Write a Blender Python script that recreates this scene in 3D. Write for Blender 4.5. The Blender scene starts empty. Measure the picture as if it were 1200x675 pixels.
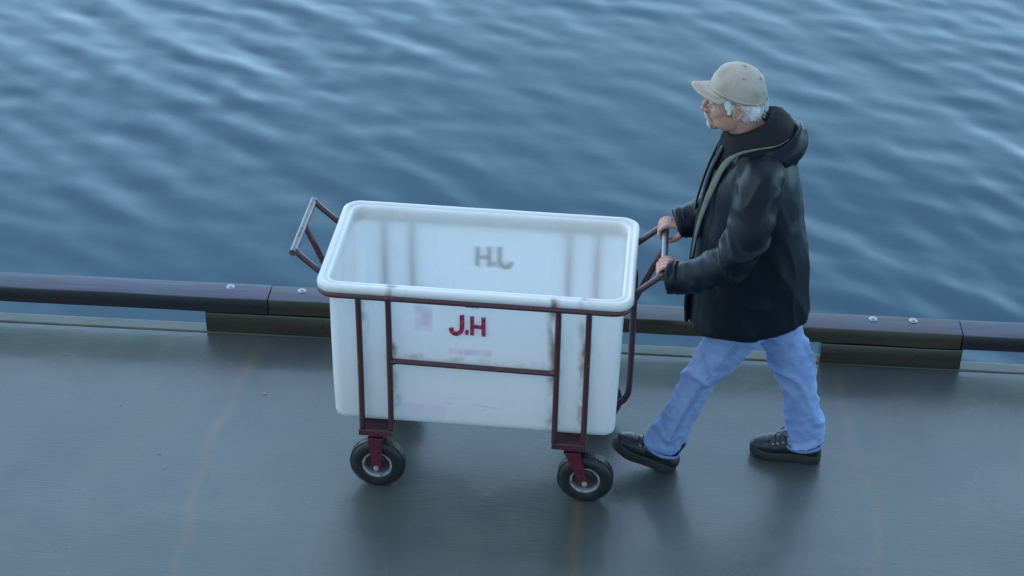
import bpy, bmesh, math, random
import numpy as np
from mathutils import Vector, Matrix, Euler, noise
R = math.radians
random.seed(7); np.random.seed(7)
S = bpy.context.scene
COL = S.collection

# ------------------------------------------------------------------ camera, sky, sun, exposure
F, TH, PS, RO, H = 2025.0, .5615, .0561, .0196, 4.2595
cd = bpy.data.cameras.new('camera'); cam = bpy.data.objects.new('camera', cd); COL.objects.link(cam)
cd.sensor_width = 36; cd.lens = F/1200*36; cd.clip_start = .05; cd.clip_end = 3000
rv = Vector((math.cos(PS), math.sin(PS), 0))
fv = Vector((-math.sin(PS)*math.cos(TH), math.cos(PS)*math.cos(TH), -math.sin(TH)))
uv_ = rv.cross(fv)
c_, s_ = math.cos(RO), math.sin(RO)
rr = rv*c_ + uv_*s_; uu = -rv*s_ + uv_*c_        # camera rolled so the picture turns clockwise
M = Matrix((rr, uu, -fv)).transposed().to_4x4(); M.translation = (0, 0, H)
cam.matrix_world = M
S.camera = cam
S.view_settings.view_transform = 'Standard'; S.view_settings.look = 'None'
S.view_settings.gamma = 1; S.view_settings.exposure = 0.0

SUN_EL, SUN_ROT = R(48), R(-115)
W = bpy.data.worlds.new('World'); S.world = W; W.use_nodes = True
wn = W.node_tree.nodes; wl = W.node_tree.links
sky = wn.new('ShaderNodeTexSky'); sky.sky_type = 'NISHITA'; sky.sun_disc = False
sky.sun_elevation = SUN_EL; sky.sun_rotation = SUN_ROT; sky.air_density = 1.0; sky.dust_density = 2.5; sky.ozone_density = 2.0
bgn = wn['Background']; bgn.inputs['Strength'].default_value = .10
# overcast veil over the Nishita sky: pale blue cloud, brightened low over the water, dimmer behind the camera
tcw = wn.new('ShaderNodeTexCoord'); sp = wn.new('ShaderNodeSeparateXYZ'); wl.new(tcw.outputs['Generated'], sp.inputs[0])
vr = wn.new('ShaderNodeValToRGB'); wl.new(sp.outputs[2], vr.inputs[0])
els = vr.color_ramp.elements
els[0].position = 0; els[0].color = (1.50, 2.40, 2.95, 1); els[1].position = 1; els[1].color = (.43, .56, .86, 1)
e_ = els.new(.34); e_.color = (.90, 1.45, 1.95, 1); e_ = els.new(.52); e_.color = (.48, .71, 1.05, 1)
cn = wn.new('ShaderNodeTexNoise'); cn.inputs['Scale'].default_value = 2.2; cn.inputs['Detail'].default_value = 4; wl.new(tcw.outputs['Generated'], cn.inputs['Vector'])
cm = wn.new('ShaderNodeMapRange'); cm.inputs['From Min'].default_value = .3; cm.inputs['From Max'].default_value = .7; cm.inputs['To Min'].default_value = 8; cm.inputs['To Max'].default_value = 12; wl.new(cn.outputs['Fac'], cm.inputs['Value'])
sc_ = wn.new('ShaderNodeVectorMath'); sc_.operation = 'SCALE'; wl.new(vr.outputs[0], sc_.inputs[0])
yr = wn.new('ShaderNodeMapRange'); yr.interpolation_type = 'SMOOTHSTEP'; yr.inputs['From Min'].default_value = -.9; yr.inputs['From Max'].default_value = 1.0; yr.inputs['To Min'].default_value = .50; yr.inputs['To Max'].default_value = 1.75; wl.new(sp.outputs[1], yr.inputs['Value'])
ym = wn.new('ShaderNodeMath'); ym.operation = 'MULTIPLY'; wl.new(yr.outputs[0], ym.inputs[0]); wl.new(cm.outputs[0], ym.inputs[1]); wl.new(ym.outputs[0], sc_.inputs['Scale'])
mxw = wn.new('ShaderNodeMix'); mxw.data_type = 'RGBA'; mxw.inputs[0].default_value = .86
wl.new(sky.outputs[0], mxw.inputs[6]); wl.new(sc_.outputs[0], mxw.inputs[7]); wl.new(mxw.outputs[2], bgn.inputs['Color'])
sl = bpy.data.lights.new('sun', 'SUN'); sl.energy = .5; sl.angle = R(35); sl.color = (1, .98, .95)
so = bpy.data.objects.new('sun', sl); COL.objects.link(so)
sd = Vector((math.sin(SUN_ROT)*math.cos(SUN_EL), math.cos(SUN_ROT)*math.cos(SUN_EL), math.sin(SUN_EL)))
so.rotation_euler = sd.to_track_quat('Z', 'Y').to_euler()
S.cycles.max_bounces = 8
try: S.cycles.use_denoising = True
except Exception: pass

# ------------------------------------------------------------------ materials
class Mat:
    def __init__(s, name, base, rough=.6, spec=.5, **kw):
        s.m = bpy.data.materials.new(name); s.m.use_nodes = True
        s.n = s.m.node_tree.nodes; s.l = s.m.node_tree.links
        s.b = s.n['Principled BSDF']
        s.b.inputs['Base Color'].default_value = (*base, 1); s.base = base
        s.b.inputs['Roughness'].default_value = rough
        s.b.inputs['Specular IOR Level'].default_value = spec
        for k, v in kw.items(): s.b.inputs[k.replace('_', ' ')].default_value = v
        s.tc = s.n.new('ShaderNodeTexCoord'); s.col = None; s.h = None
    def noise(s, scale, detail=4, stretch=(1,1,1), rough=.55, dist=0, rot=(0,0,0)):
        mp = s.n.new('ShaderNodeMapping'); mp.inputs['Scale'].default_value = stretch; mp.inputs['Rotation'].default_value = rot
        s.l.new(s.tc.outputs['Object'], mp.inputs['Vector'])
        t = s.n.new('ShaderNodeTexNoise'); t.inputs['Scale'].default_value = scale; t.inputs['Detail'].default_value = detail
        t.inputs['Roughness'].default_value = rough; t.inputs['Distortion'].default_value = dist
        s.l.new(mp.outputs[0], t.inputs['Vector']); return t.outputs['Fac']
    def ramp(s, v, a, b, lo=0., hi=1.):
        r = s.n.new('ShaderNodeMapRange'); r.inputs['From Min'].default_value = a; r.inputs['From Max'].default_value = b
        r.inputs['To Min'].default_value = lo; r.inputs['To Max'].default_value = hi
        s.l.new(v, r.inputs['Value']); return r.outputs[0]
    def math(s, op, a, b=None, c=None):
        m = s.n.new('ShaderNodeMath'); m.operation = op
        for i, x in enumerate((a, b, c)):
            if x is None: continue
            if isinstance(x, (int, float)): m.inputs[i].default_value = x
            else: s.l.new(x, m.inputs[i])
        return m.outputs[0]
    def xyz(s):
        q = s.n.new('ShaderNodeSeparateXYZ'); s.l.new(s.tc.outputs['Object'], q.inputs[0]); return q.outputs
    def mix(s, fac, color):
        m = s.n.new('ShaderNodeMix'); m.data_type = 'RGBA'; m.clamp_factor = True
        if isinstance(fac, (int, float)): m.inputs[0].default_value = fac
        else: s.l.new(fac, m.inputs[0])
        if s.col is None: m.inputs[6].default_value = (*s.base, 1)
        else: s.l.new(s.col, m.inputs[6])
        m.inputs[7].default_value = (*color, 1)
        s.col = m.outputs[2]; s.l.new(s.col, s.b.inputs['Base Color']); return s
    def rough(s, v): s.l.new(v, s.b.inputs['Roughness']); return s
    def bump(s, v, strength=.3, dist=.01):
        b = s.n.new('ShaderNodeBump'); b.inputs['Strength'].default_value = strength; b.inputs['Distance'].default_value = dist
        s.l.new(v, b.inputs['Height'])
        if s.h is not None: s.l.new(s.h, b.inputs['Normal'])
        s.h = b.outputs[0]; s.l.new(s.h, s.b.inputs['Normal']); return s

def boxmask(m, axes, x0, x1, z0, z1, soft=.012):
    X = m.xyz(); a, b = X[axes[0]], X[axes[1]]
    f = lambda v, lo, hi: m.math('MULTIPLY', m.ramp(v, lo, lo+soft), m.ramp(v, hi, hi-soft))
    return m.math('MULTIPLY', f(a, x0, x1), f(b, z0, z1))

# water
m = Mat('sea_water', (.032, .092, .130), .06, IOR=1.33)
m.bump(m.noise(7, 2, (1, 1.3, 1), rot=(0, 0, R(-35))), .06, .01)
X = m.xyz(); far = m.math('MAXIMUM', m.ramp(X[1], 22.5, 25.5), m.math('MAXIMUM', m.ramp(X[0], 7.5, 9.6), m.ramp(X[0], -8.7, -10.8)))
wv = m.math('MULTIPLY', m.noise(1.9, 4, (1, 2.1, 1), rot=(0, 0, R(-38))), far)     # the same ripples carried on beyond the modelled patch
m.bump(wv, .5, .10)
M_water = m.m
# deck
m = Mat('wet_concrete', (.060, .084, .078), .42, Coat_Weight=1.0, Coat_Roughness=.16)
big = m.noise(.9, 4)
m.mix(m.ramp(big, .38, .64, 0, .7), (.040, .054, .056))
m.mix(m.ramp(m.noise(2.1, 5, (1.6, .8, 1)), .46, .66, 0, .5), (.078, .100, .078))
m.mix(m.ramp(m.noise(3.2, 6, (1, 1.4, 1)), .45, .75, 0, .55), (.088, .112, .098))
m.mix(m.ramp(m.noise(60, 3, (1, 3, 1)), .4, .75, 0, .35), (.085, .10, .10))
m.mix(m.ramp(m.noise(220, 2), .62, .8, 0, .5), (.035, .04, .045))
X = m.xyz()
for (xa, ya, xb, yb, wd, op) in [(-1.44, 6.20, -1.52, 5.55, .026, .50), (-1.50, 5.62, -1.49, 4.60, .022, .42), (-.018, 5.45, -.012, 4.6, .022, .48), (1.07, 6.2, 1.14, 4.7, .022, .38)]:
    t = m.math('DIVIDE', m.math('SUBTRACT', X[1], ya), yb-ya)
    lx = m.math('ADD', m.math('MULTIPLY', t, xb-xa), xa)
    wob = m.math('MULTIPLY', m.math('SUBTRACT', m.noise(2.5, 3), .5), .14)
    d = m.math('ABSOLUTE', m.math('SUBTRACT', m.math('ADD', X[0], wob), lx))
    k = m.ramp(d, 0, wd*1.6, 1, 0)
    k = m.math('MULTIPLY', k, m.math('MULTIPLY', m.ramp(t, -.05, .06), m.ramp(t, 1.1, .95)))
    k = m.math('MULTIPLY', k, m.ramp(m.noise(14, 5, (1, .4, 1)), .36, .62, .1, op))
    m.mix(k, (.20, .135, .07))
cr = m.n['Principled BSDF']
m.l.new(m.ramp(m.noise(1.7, 6), .38, .64, .11, .36), cr.inputs['Coat Roughness'])
m.bump(m.noise(26, 4, (.35, 5, 1)), .35, .0035)
m.bump(m.noise(120, 3), .25, .002)
m.bump(m.noise(1.2, 1), .2, .02)
M_deck = m.m
# edge strip
m = Mat('worn_edge_concrete', (.13, .14, .12), .5, Coat_Weight=.5, Coat_Roughness=.2)
m.mix(m.ramp(m.noise(9, 5, (.4, 1, 1)), .4, .65, 0, .8), (.075, .085, .05))
m.bump(m.noise(40, 4), .4, .004); M_edge = m.m

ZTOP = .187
def wood(name, base, dark, moss, cw=.5):
    m = Mat(name, base, .6, .15, Coat_Weight=cw, Coat_Roughness=.10, Coat_IOR=1.72)
    m.mix(m.ramp(m.noise(14, 6, (.25, 3, 4), dist=.4), .4, .7, 0, .8), dark)
    m.mix(m.ramp(m.noise(4, 4, (.6, 1, 1)), .5, .72, 0, .7), moss)
    m.mix(m.ramp(m.noise(11, 2, (.8, 1, 1)), .69, .75, 0, .9), (.008, .008, .01))
    # sky sheen of the wet top face painted into the colour, broken by grain
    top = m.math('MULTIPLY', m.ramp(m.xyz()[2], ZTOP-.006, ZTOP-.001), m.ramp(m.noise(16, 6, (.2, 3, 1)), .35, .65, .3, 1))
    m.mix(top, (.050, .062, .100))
    m.bump(m.noise(22, 5, (.12, 4, 4)), .35, .005); return m.m
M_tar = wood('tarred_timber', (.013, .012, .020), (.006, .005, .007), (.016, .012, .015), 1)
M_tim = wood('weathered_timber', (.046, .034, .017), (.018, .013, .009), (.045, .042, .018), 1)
m = Mat('galvanised_steel', (.36, .37, .40), .5, Metallic=.4); m.bump(m.noise(200, 2), .2, .001); M_galv = m.m

# cart paint
m = Mat('maroon_paint', (.078, .024, .036), .36, Coat_Weight=.35, Coat_Roughness=.2)
m.mix(m.ramp(m.noise(28, 5, (1, 1, 1)), .52, .68, 0, .75), (.055, .025, .018))
m.mix(m.ramp(m.noise(70, 3), .58, .68, 0, .85), (.15, .065, .035))
m.bump(m.noise(90, 4), .3, .002); M_paint = m.m
m = Mat('bright_red_paint', (.12, .012, .035), .4, Coat_Weight=.3)
m.mix(m.ramp(m.noise(40, 4), .5, .68, 0, .6), (.07, .02, .02)); m.bump(m.noise(90, 3), .3, .002); M_red = m.m
m = Mat('worn_bare_handle', (.17, .15, .155), .32, Metallic=.55)
m.mix(m.ramp(m.noise(30, 4), .5, .7, 0, .8), (.09, .035, .04)); M_handle = m.m
m = Mat('tyre_rubber', (.012, .013, .015), .5, Coat_Weight=.25, Coat_Roughness=.3)
m.mix(m.ramp(m.noise(22, 5), .5, .75, 0, .6), (.05, .055, .06)); m.bump(m.noise(90, 3), .3, .002); M_tyre = m.m
m = Mat('wheel_rim_steel', (.42, .43, .44), .35, Metallic=.35)
m.mix(m.ramp(m.noise(35, 4), .5, .68, 0, .8), (.11, .07, .06)); M_rim = m.m
m = Mat('grimy_disc_steel', (.075, .06, .07), .45, Metallic=.3); m.mix(m.ramp(m.noise(40, 4), .45, .7, 0, .7), (.03, .022, .026)); M_disc = m.m

# tub plastic
def plastic(name, marks):
    m = Mat(name, (.77, .78, .765), .40, Subsurface_Weight=1.0, Subsurface_Scale=.027)
    m.b.inputs['Subsurface Radius'].default_value = (1., 1.05, 1.1)
    m.b.subsurface_method = 'RANDOM_WALK'
    m.mix(m.ramp(m.noise(3, 5), .45, .75, 0, .35), (.66, .74, .74))
    m.mix(m.ramp(m.noise(30, 6, (1, 1, .25)), .60, .78, 0, .32), (.50, .53, .50))
    m.mix(m.ramp(m.noise(75, 4, (1, 1, 1)), .69, .76, 0, .4), (.36, .37, .35))
    m.mix(m.ramp(m.noise(1.7, 3, (1, 1, 2)), .5, .7, 0, .3), (.62, .66, .58))
    if marks:
        X = m.xyz(); front = m.ramp(X[1], -.266, -.2715)
        for bx in (-.42, -.31, .31, .42):
            d = m.math('ABSOLUTE', m.math('SUBTRACT', m.math('ADD', X[0], m.math('MULTIPLY', m.math('SUBTRACT', m.noise(9, 3), .5), .05)), bx+(-.012 if bx > 0 else .012)))
            k = m.math('MULTIPLY', m.ramp(d, .006, .03, 1, 0), m.ramp(m.noise(13, 6, (1, 1, .45)), .45, .62, 0, .9))
            m.mix(m.math('MULTIPLY', k, front), (.20, .14, .06))
        d = m.math('ABSOLUTE', m.math('SUBTRACT', X[2], .636))
        k = m.math('MULTIPLY', m.ramp(d, .002, .02, 1, 0), m.ramp(m.noise(11, 5, (1, 1, 1)), .48, .66, 0, .75))
        k = m.math('MULTIPLY', k, m.ramp(m.math('ABSOLUTE', X[0]), .31, .30))
        m.mix(m.math('MULTIPLY', k, front), (.34, .26, .12))
        nz = m.ramp(m.noise(24, 4), .3, .6, .35, 1)
        for a in ((-.222, -.146, .745, .868, .70), (-.10, .072, .650, .690, .75), (-.28, -.10, .34, .42, .35)):
            k = m.math('MULTIPLY', boxmask(m, (0, 2), *a[:4]), nz)
            m.mix(m.math('MULTIPLY', m.math('MULTIPLY', k, front), a[4]), (.60, .36, .52))
        k = m.math('MULTIPLY', boxmask(m, (0, 2), -.13, .12, .335, .47, .04), m.ramp(m.noise(26, 5, (.35, 1, 1.6)), .56, .7, 0, .6))
        m.mix(m.math('MULTIPLY', k, front), (.26, .30, .30))
    m.bump(m.noise(18, 4), .15, .004); m.bump(m.noise(5, 2), .2, .02)
    return m.m
M_tub = plastic('white_polyethylene', True)
m = Mat('red_stencil_paint', (.36, .012, .075), .5); m.mix(m.ramp(m.noise(70, 4), .46, .62, 0, .7), (.48, .14, .20)); M_letter = m.m
m = Mat('dark_marker_ink', (.03, .035, .04), .5); m.mix(m.ramp(m.noise(90, 2), .5, .6, 0, .5), (.2, .22, .22)); M_ink = m.m

# person
m = Mat('weathered_skin', (.54, .31, .24), .48, Subsurface_Weight=.15, Subsurface_Scale=.006)
m.mix(m.ramp(m.noise(22, 4), .45, .7, 0, .6), (.50, .20, .16)); m.mix(m.ramp(m.noise(90, 3), .6, .75, 0, .35), (.26, .12, .09))
m.bump(m.noise(160, 4), .25, .002); M_skin = m.m
m = Mat('wet_rain_jacket', (.003, .0075, .016), .5, .22, Coat_Weight=.16, Coat_Roughness=.22)
m.mix(m.ramp(m.noise(5, 4), .45, .7, 0, .6), (.007, .014, .017))
m.rough(m.ramp(m.noise(9, 5), .35, .7, .42, .6)); m.bump(m.noise(10, 3, (1, 1, 1), dist=1), .2, .008); m.bump(m.noise(500, 2), .2, .0006); M_jacket = m.m
m = Mat('olive_lining', (.13, .155, .12), .7); m.mix(m.ramp(m.noise(40, 3), .5, .7, 0, .6), (.07, .09, .07)); m.bump(m.noise(60, 3), .4, .004); M_lining = m.m
m = Mat('black_fleece', (.006, .007, .010), .85); m.bump(m.noise(90, 4), .5, .005); M_fleece = m.m
m = Mat('blue_denim', (.23, .34, .62), .72)
m.mix(m.ramp(m.noise(7, 5), .42, .68, 0, .6), (.37, .48, .74))
m.mix(m.ramp(m.noise(18, 5, (1, 1, 1.5)), .52, .72, 0, .55), (.10, .18, .44))
m.mix(m.ramp(m.noise(420, 2, (1, 1, .3)), .45, .7, 0, .35), (.30, .38, .62))
m.bump(m.noise(30, 4, dist=.8), .45, .006); m.bump(m.noise(600, 2), .25, .0008); M_denim = m.m
m = Mat('denim_hem', (.20, .29, .52), .75); m.bump(m.noise(200, 2), .4, .002); M_hem = m.m
m = Mat('dark_boot_leather', (.012, .015, .022), .42, Coat_Weight=.3, Coat_Roughness=.25)
m.mix(m.ramp(m.noise(30, 4), .5, .7, 0, .5), (.03, .034, .042)); m.bump(m.noise(50, 4), .4, .003); M_boot = m.m
m = Mat('boot_sole_rubber', (.028, .030, .030), .6); m.mix(m.ramp(m.noise(30, 3), .5, .7, 0, .5), (.055, .055, .05)); M_sole = m.m
m = Mat('boot_lace', (.10, .10, .11), .7); M_lace = m.m
m = Mat('khaki_cotton', (.50, .45, .37), .85)
m.mix(m.ramp(m.noise(14, 5), .46, .66, 0, .55), (.36, .33, .28)); m.bump(m.noise(45, 4), .5, .005); m.bump(m.noise(900, 2), .3, .0006); M_cap = m.m
m = Mat('khaki_dark_thread', (.30, .28, .24), .8); M_thread = m.m
m = Mat('white_hair', (.82, .82, .81), .6); m.mix(m.ramp(m.noise(50, 3, (1, 1, .25)), .5, .7, 0, .7), (.50, .50, .51)); m.bump(m.noise(130, 3, (1, 1, .2)), .6, .004); M_hair = m.m
m = Mat('grey_beard', (.62, .60, .58), .7); m.mix(m.ramp(m.noise(90, 3), .42, .65, 0, .8), (.42, .38, .36)); m.bump(m.noise(260, 3), .6, .003); M_beard = m.m
m = Mat('eye_white', (.7, .7, .68), .2); M_eye = m.m
m = Mat('dark_pupil', (.02, .02, .025), .15); M_pupil = m.m
m = Mat('pale_debris', (.34, .36, .36), .6); m.bump(m.noise(200, 2), .4, .002); M_chip = m.m

# ------------------------------------------------------------------ helpers
def link(name, me, mat, parent=None, smooth=True):
    if mat: me.materials.clear(); me.materials.append(mat)
    o = bpy.data.objects.new(name, me); COL.objects.link(o)
    if parent: o.parent = parent
    if smooth: me.shade_smooth()
    return o
def from_bm(name, bm, mat, parent=None, smooth=True, sharp=None):
    bmesh.ops.recalc_face_normals(bm, faces=bm.faces)
    if sharp:
        for e in bm.edges:
            if len(e.link_faces) == 2 and e.calc_face_angle(0) > sharp: e.smooth = False
    me = bpy.data.meshes.new(name); bm.to_mesh(me); bm.free()
    return link(name, me, mat, parent, smooth)
def tag(o, label=None, cat=None, group=None, kind=None):
    if label: o['label'] = label
    if cat: o['category'] = cat
    if group: o['group'] = group
    if kind: o['kind'] = kind
    return o
def empty(name, loc, rz=0, parent=None):
    o = bpy.data.objects.new(name, None); COL.objects.link(o); o.location = loc; o.rotation_euler = (0, 0, rz)
    o.empty_display_size = .1
    if parent: o.parent = parent
    return o
def cr(P, n):
    """Catmull-Rom through rows of P, n steps per span"""
    P = np.array(P, float); Q = np.vstack([2*P[0]-P[1], P, 2*P[-1]-P[-2]]); out = []
    for i in range(1, len(Q)-2):
        a, b, c, d = Q[i-1], Q[i], Q[i+1], Q[i+2]
        for k in range(n):
            t = k/n
            out.append(.5*((2*b)+(-a+c)*t+(2*a-5*b+4*c-d)*t*t+(-a+3*b-3*c+d)*t**3))
    out.append(P[-1]); return np.array(out)
def sweep(bm, pts, rad, seg=12, n=4, up=(0, 0, 1), caps='round', fold=None, closed=False, power=2.0, smooth_path=True):
    """tube along pts; rad rows = (r_side, r_up)"""
    pts = np.array(pts, float)
    rad = np.array([(r, r) if np.isscalar(r) else r for r in rad], float)
    if smooth_path:
        A = cr(np.hstack([pts, rad]), n); pts, rad = A[:, :3], np.maximum(A[:, 3:], 1e-4)
    N = len(pts); T = np.gradient(pts, axis=0)
    if closed: T = np.roll(pts, -1, 0)-np.roll(pts, 1, 0)
    T /= np.linalg.norm(T, axis=1)[:, None]+1e-12
    rings = []
    def ring(c, t, ra, rb, ti):
        u = np.array(up, float); s = np.cross(t, u)
        if np.linalg.norm(s) < 1e-3: s = np.cross(t, (0.31, .95, 0))
        s /= np.linalg.norm(s); v = np.cross(s, t); r_ = []
        for k in range(seg):
            a = 2*math.pi*k/seg; ca, sa = math.cos(a), math.sin(a)
            e = 2/power; ca2 = math.copysign(abs(ca)**e, ca); sa2 = math.copysign(abs(sa)**e, sa)
            f = fold(ti, a) if fold else 0
            r_.append(bm.verts.new(c + s*ca2*(ra+f) + v*sa2*(rb+f)))
        return r_
    if caps == 'round' and not closed:
        for j in (75, 50, 25):
            a = R(j); rm = (rad[0, 0]+rad[0, 1])/2
            rings.append(ring(pts[0]-T[0]*rm*math.sin(a), T[0], rad[0, 0]*math.cos(a), rad[0, 1]*math.cos(a), 0))
    for i in range(N): rings.append(ring(pts[i], T[i], rad[i, 0], rad[i, 1], i/(N-1)))
    if caps == 'round' and not closed:
        for j in (25, 50, 75):
            a = R(j); rm = (rad[-1, 0]+rad[-1, 1])/2
            rings.append(ring(pts[-1]+T[-1]*rm*math.sin(a), T[-1], rad[-1, 0]*math.cos(a), rad[-1, 1]*math.cos(a), 1))
    L = len(rings)
    for i in range(L if closed else L-1):
        A, B = rings[i], rings[(i+1) % L]
        for k in range(seg): bm.faces.new((A[k], A[(k+1) % seg], B[(k+1) % seg], B[k]))
    if not closed:
        bm.faces.new(rings[0][::-1]); bm.faces.new(rings[-1])
    return rings
def ball(bm, c, r, rot=None, sub=3, power=None):
    g = bmesh.ops.create_icosphere(bm, subdivisions=sub, radius=1)
    Mx = Matrix.Translation(c) @ (rot.to_matrix().to_4x4() if rot else Matrix.Identity(4)) @ Matrix.Diagonal((*((r,)*3 if np.isscalar(r) else r), 1))
    bmesh.ops.transform(bm, matrix=Mx, verts=g['verts'])
def box(bm, c, d, bevel=0, seg=2, rot=None):
    g = bmesh.ops.create_cube(bm, size=1)
    Mx = Matrix.Translation(c) @ (rot.to_matrix().to_4x4() if rot else Matrix.Identity(4)) @ Matrix.Diagonal((*d, 1))
    bmesh.ops.transform(bm, matrix=Mx, verts=g['verts'])
    if bevel:
        es = list({e for v in g['verts'] for e in v.link_edges})
        bmesh.ops.bevel(bm, geom=es, offset=bevel, segments=seg, affect='EDGES', profile=.5)
def lathe(bm, prof, seg=40, axis='Y', c=(0, 0, 0), cap=True):
    """prof: (r, h) closed loop or open; revolve about axis"""
    rings = []
    for r, h in prof:
        ring = []
        for k in range(seg):
            a = 2*math.pi*k/seg; x, z = r*math.cos(a), r*math.sin(a)
            p = (x, h, z) if axis == 'Y' else (x, z, h)
            ring.append(bm.verts.new(Vector(p)+Vector(c)))
        rings.append(ring)
    for i in range(len(rings)-1):
        for k in range(seg): bm.faces.new((rings[i][k], rings[i][(k+1) % seg], rings[i+1][(k+1) % seg], rings[i+1][k]))
    for rg in (rings[0], rings[-1]) if cap else ():
        if (rg[0].co-rg[seg//2].co).length > 1e-4: bm.faces.new(rg)
def remesh(bm, voxel, smooth=4, fac=.5):
    """union of the closed pieces in bm -> one smooth mesh"""
    bmesh.ops.recalc_face_normals(bm, faces=bm.faces)
    me = bpy.data.meshes.new('tmp'); bm.to_mesh(me); bm.free()
    o = bpy.data.objects.new('tmp', me); COL.objects.link(o)
    r = o.modifiers.new('r', 'REMESH'); r.mode = 'VOXEL'; r.voxel_size = voxel; r.adaptivity = 0
    s = o.modifiers.new('s', 'SMOOTH'); s.factor = fac; s.iterations = smooth
    dg = bpy.context.evaluated_depsgraph_get(); ev = o.evaluated_get(dg)
    out = bpy.data.meshes.new_from_object(ev)
    bpy.data.objects.remove(o); bpy.data.meshes.remove(me)
    return out
def displace(me, fn):
    """move vertices along their normals by fn(co, normal)"""
    n = len(me.vertices); co = np.empty(n*3); me.vertices.foreach_get('co', co); co = co.reshape(-1, 3)
    no = np.empty(n*3); me.vertices.foreach_get('normal', no); no = no.reshape(-1, 3)
    d = np.array([fn(Vector(co[i]), no[i]) for i in range(n)])
    co = co + no*d[:, None]; me.vertices.foreach_set('co', co.ravel()); me.update()
def nz(p, s=1.0, off=(0, 0, 0)): return noise.noise(Vector(p)*s+Vector(off))

# ------------------------------------------------------------------ water
def water():
    N, Lg = 512, 20.48
    k1 = np.fft.fftfreq(N, Lg/N)*2*np.pi
    KX, KY = np.meshgrid(k1, k1, indexing='ij'); K = np.hypot(KX, KY)+1e-9
    rng = np.random.RandomState(11)
    def field(lam, spread, ang, low):
        kp = 2*np.pi/lam
        amp = np.exp(-(np.log(K/kp)**2)/(2*spread**2))/K**1.2
        c = (KX*math.cos(ang)+KY*math.sin(ang))/K
        amp = amp*np.abs(c)**low
        h = np.real(np.fft.ifft2(amp*(rng.randn(N, N)+1j*rng.randn(N, N))))
        gx, gy = np.gradient(h, Lg/N)
        return h/np.sqrt((gx**2+gy**2).mean())
    h = .036*field(.50, .33, R(42), 11)+.028*field(.36, .35, R(55), 9)+.020*field(.30, .35, R(14), 7)+.014*field(.42, .35, R(88), 8)+.015*field(1.5, .4, R(55), 4)+.009*field(.16, .3, R(45), 3)
    h = .86*(h+6.0*np.clip(h, 0, .02)**2)
    env = field(5., .4, 0, 0); env = (env-env.mean())/env.std()
    h *= np.clip(1+.20*env, .45, 1.6)
    x = (np.arange(N))*(Lg/N)-10.24-.6; y = (np.arange(N))*(Lg/N)+5.0
    Xg, Yg = np.meshgrid(x, y, indexing='ij')
    w = np.minimum.reduce([Xg-x[0], x[-1]-Xg, Yg-y[0], y[-1]-Yg])/1.5
    # calmer in the lee of the dock at lower left
    calm = 1-.60*np.exp(-((Xg+3.2)**2/7+(Yg-8.2)**2/5))
    Z = h*np.clip(w, 0, 1)*calm-1.2
    V = np.stack([Xg, Yg, Z], -1).reshape(-1, 3)
    idx = np.arange(N*N).reshape(N, N)
    Fq = np.stack([idx[:-1, :-1], idx[1:, :-1], idx[1:, 1:], idx[:-1, 1:]], -1).reshape(-1, 4)
    B = 1500.0
    x0, x1, y0, y1 = x[0], x[-1], y[0], y[-1]
    ex = np.array([[-B, -B, -1.2], [B, -B, -1.2], [B, B, -1.2], [-B, B, -1.2]])
    n0 = len(V); V = np.vstack([V, ex])
    cs = [idx[0, 0], idx[-1, 0], idx[-1, -1], idx[0, -1]]
    polys = [list(f) for f in Fq]
    polys += [[n0, n0+1, cs[1], cs[0]], [n0+1, n0+2, cs[2], cs[1]], [n0+2, n0+3, cs[3], cs[2]], [n0+3, n0, cs[0], cs[3]]]
    me = bpy.data.meshes.new('water'); me.from_pydata(V.tolist(), [], polys); me.update()
    o = link('water', me, M_water); tag(o, 'calm blue harbour water with small diagonal ripples beyond the dock', kind='structure')
water()

# ------------------------------------------------------------------ dock
def slab(name, x0, x1, y0, y1, z0, z1, mat, bevel=.006):
    bm = bmesh.new(); box(bm, ((x0+x1)/2, (y0+y1)/2, (z0+z1)/2), (x1-x0, y1-y0, z1-z0), bevel, 2)
    return from_bm(name, bm, mat, smooth=False)
tag(slab('dock_deck', -40, 40, -20, 6.268, -.42, 0, M_deck), 'wet grey concrete dock deck', kind='structure')
tag(slab('dock_edge_strip', -40, 40, 6.272, 6.343, -.40, .002, M_edge), 'narrow mossy concrete strip along the edge of the dock', kind='structure')
# piles below the deck
def pile(x, y):
    bm = bmesh.new(); lathe(bm, [(.17, -5), (.165, -2), (.16, -.43)], 20, 'Z', (0, 0, 0))
    o = from_bm('dock_pile', bm, M_tar); o.location = (x, y, 0); o['kind'] = 'structure'
for px in (-9, -6, -3, 0, 3, 6, 9):
    pile(px, 5.6)

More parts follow.
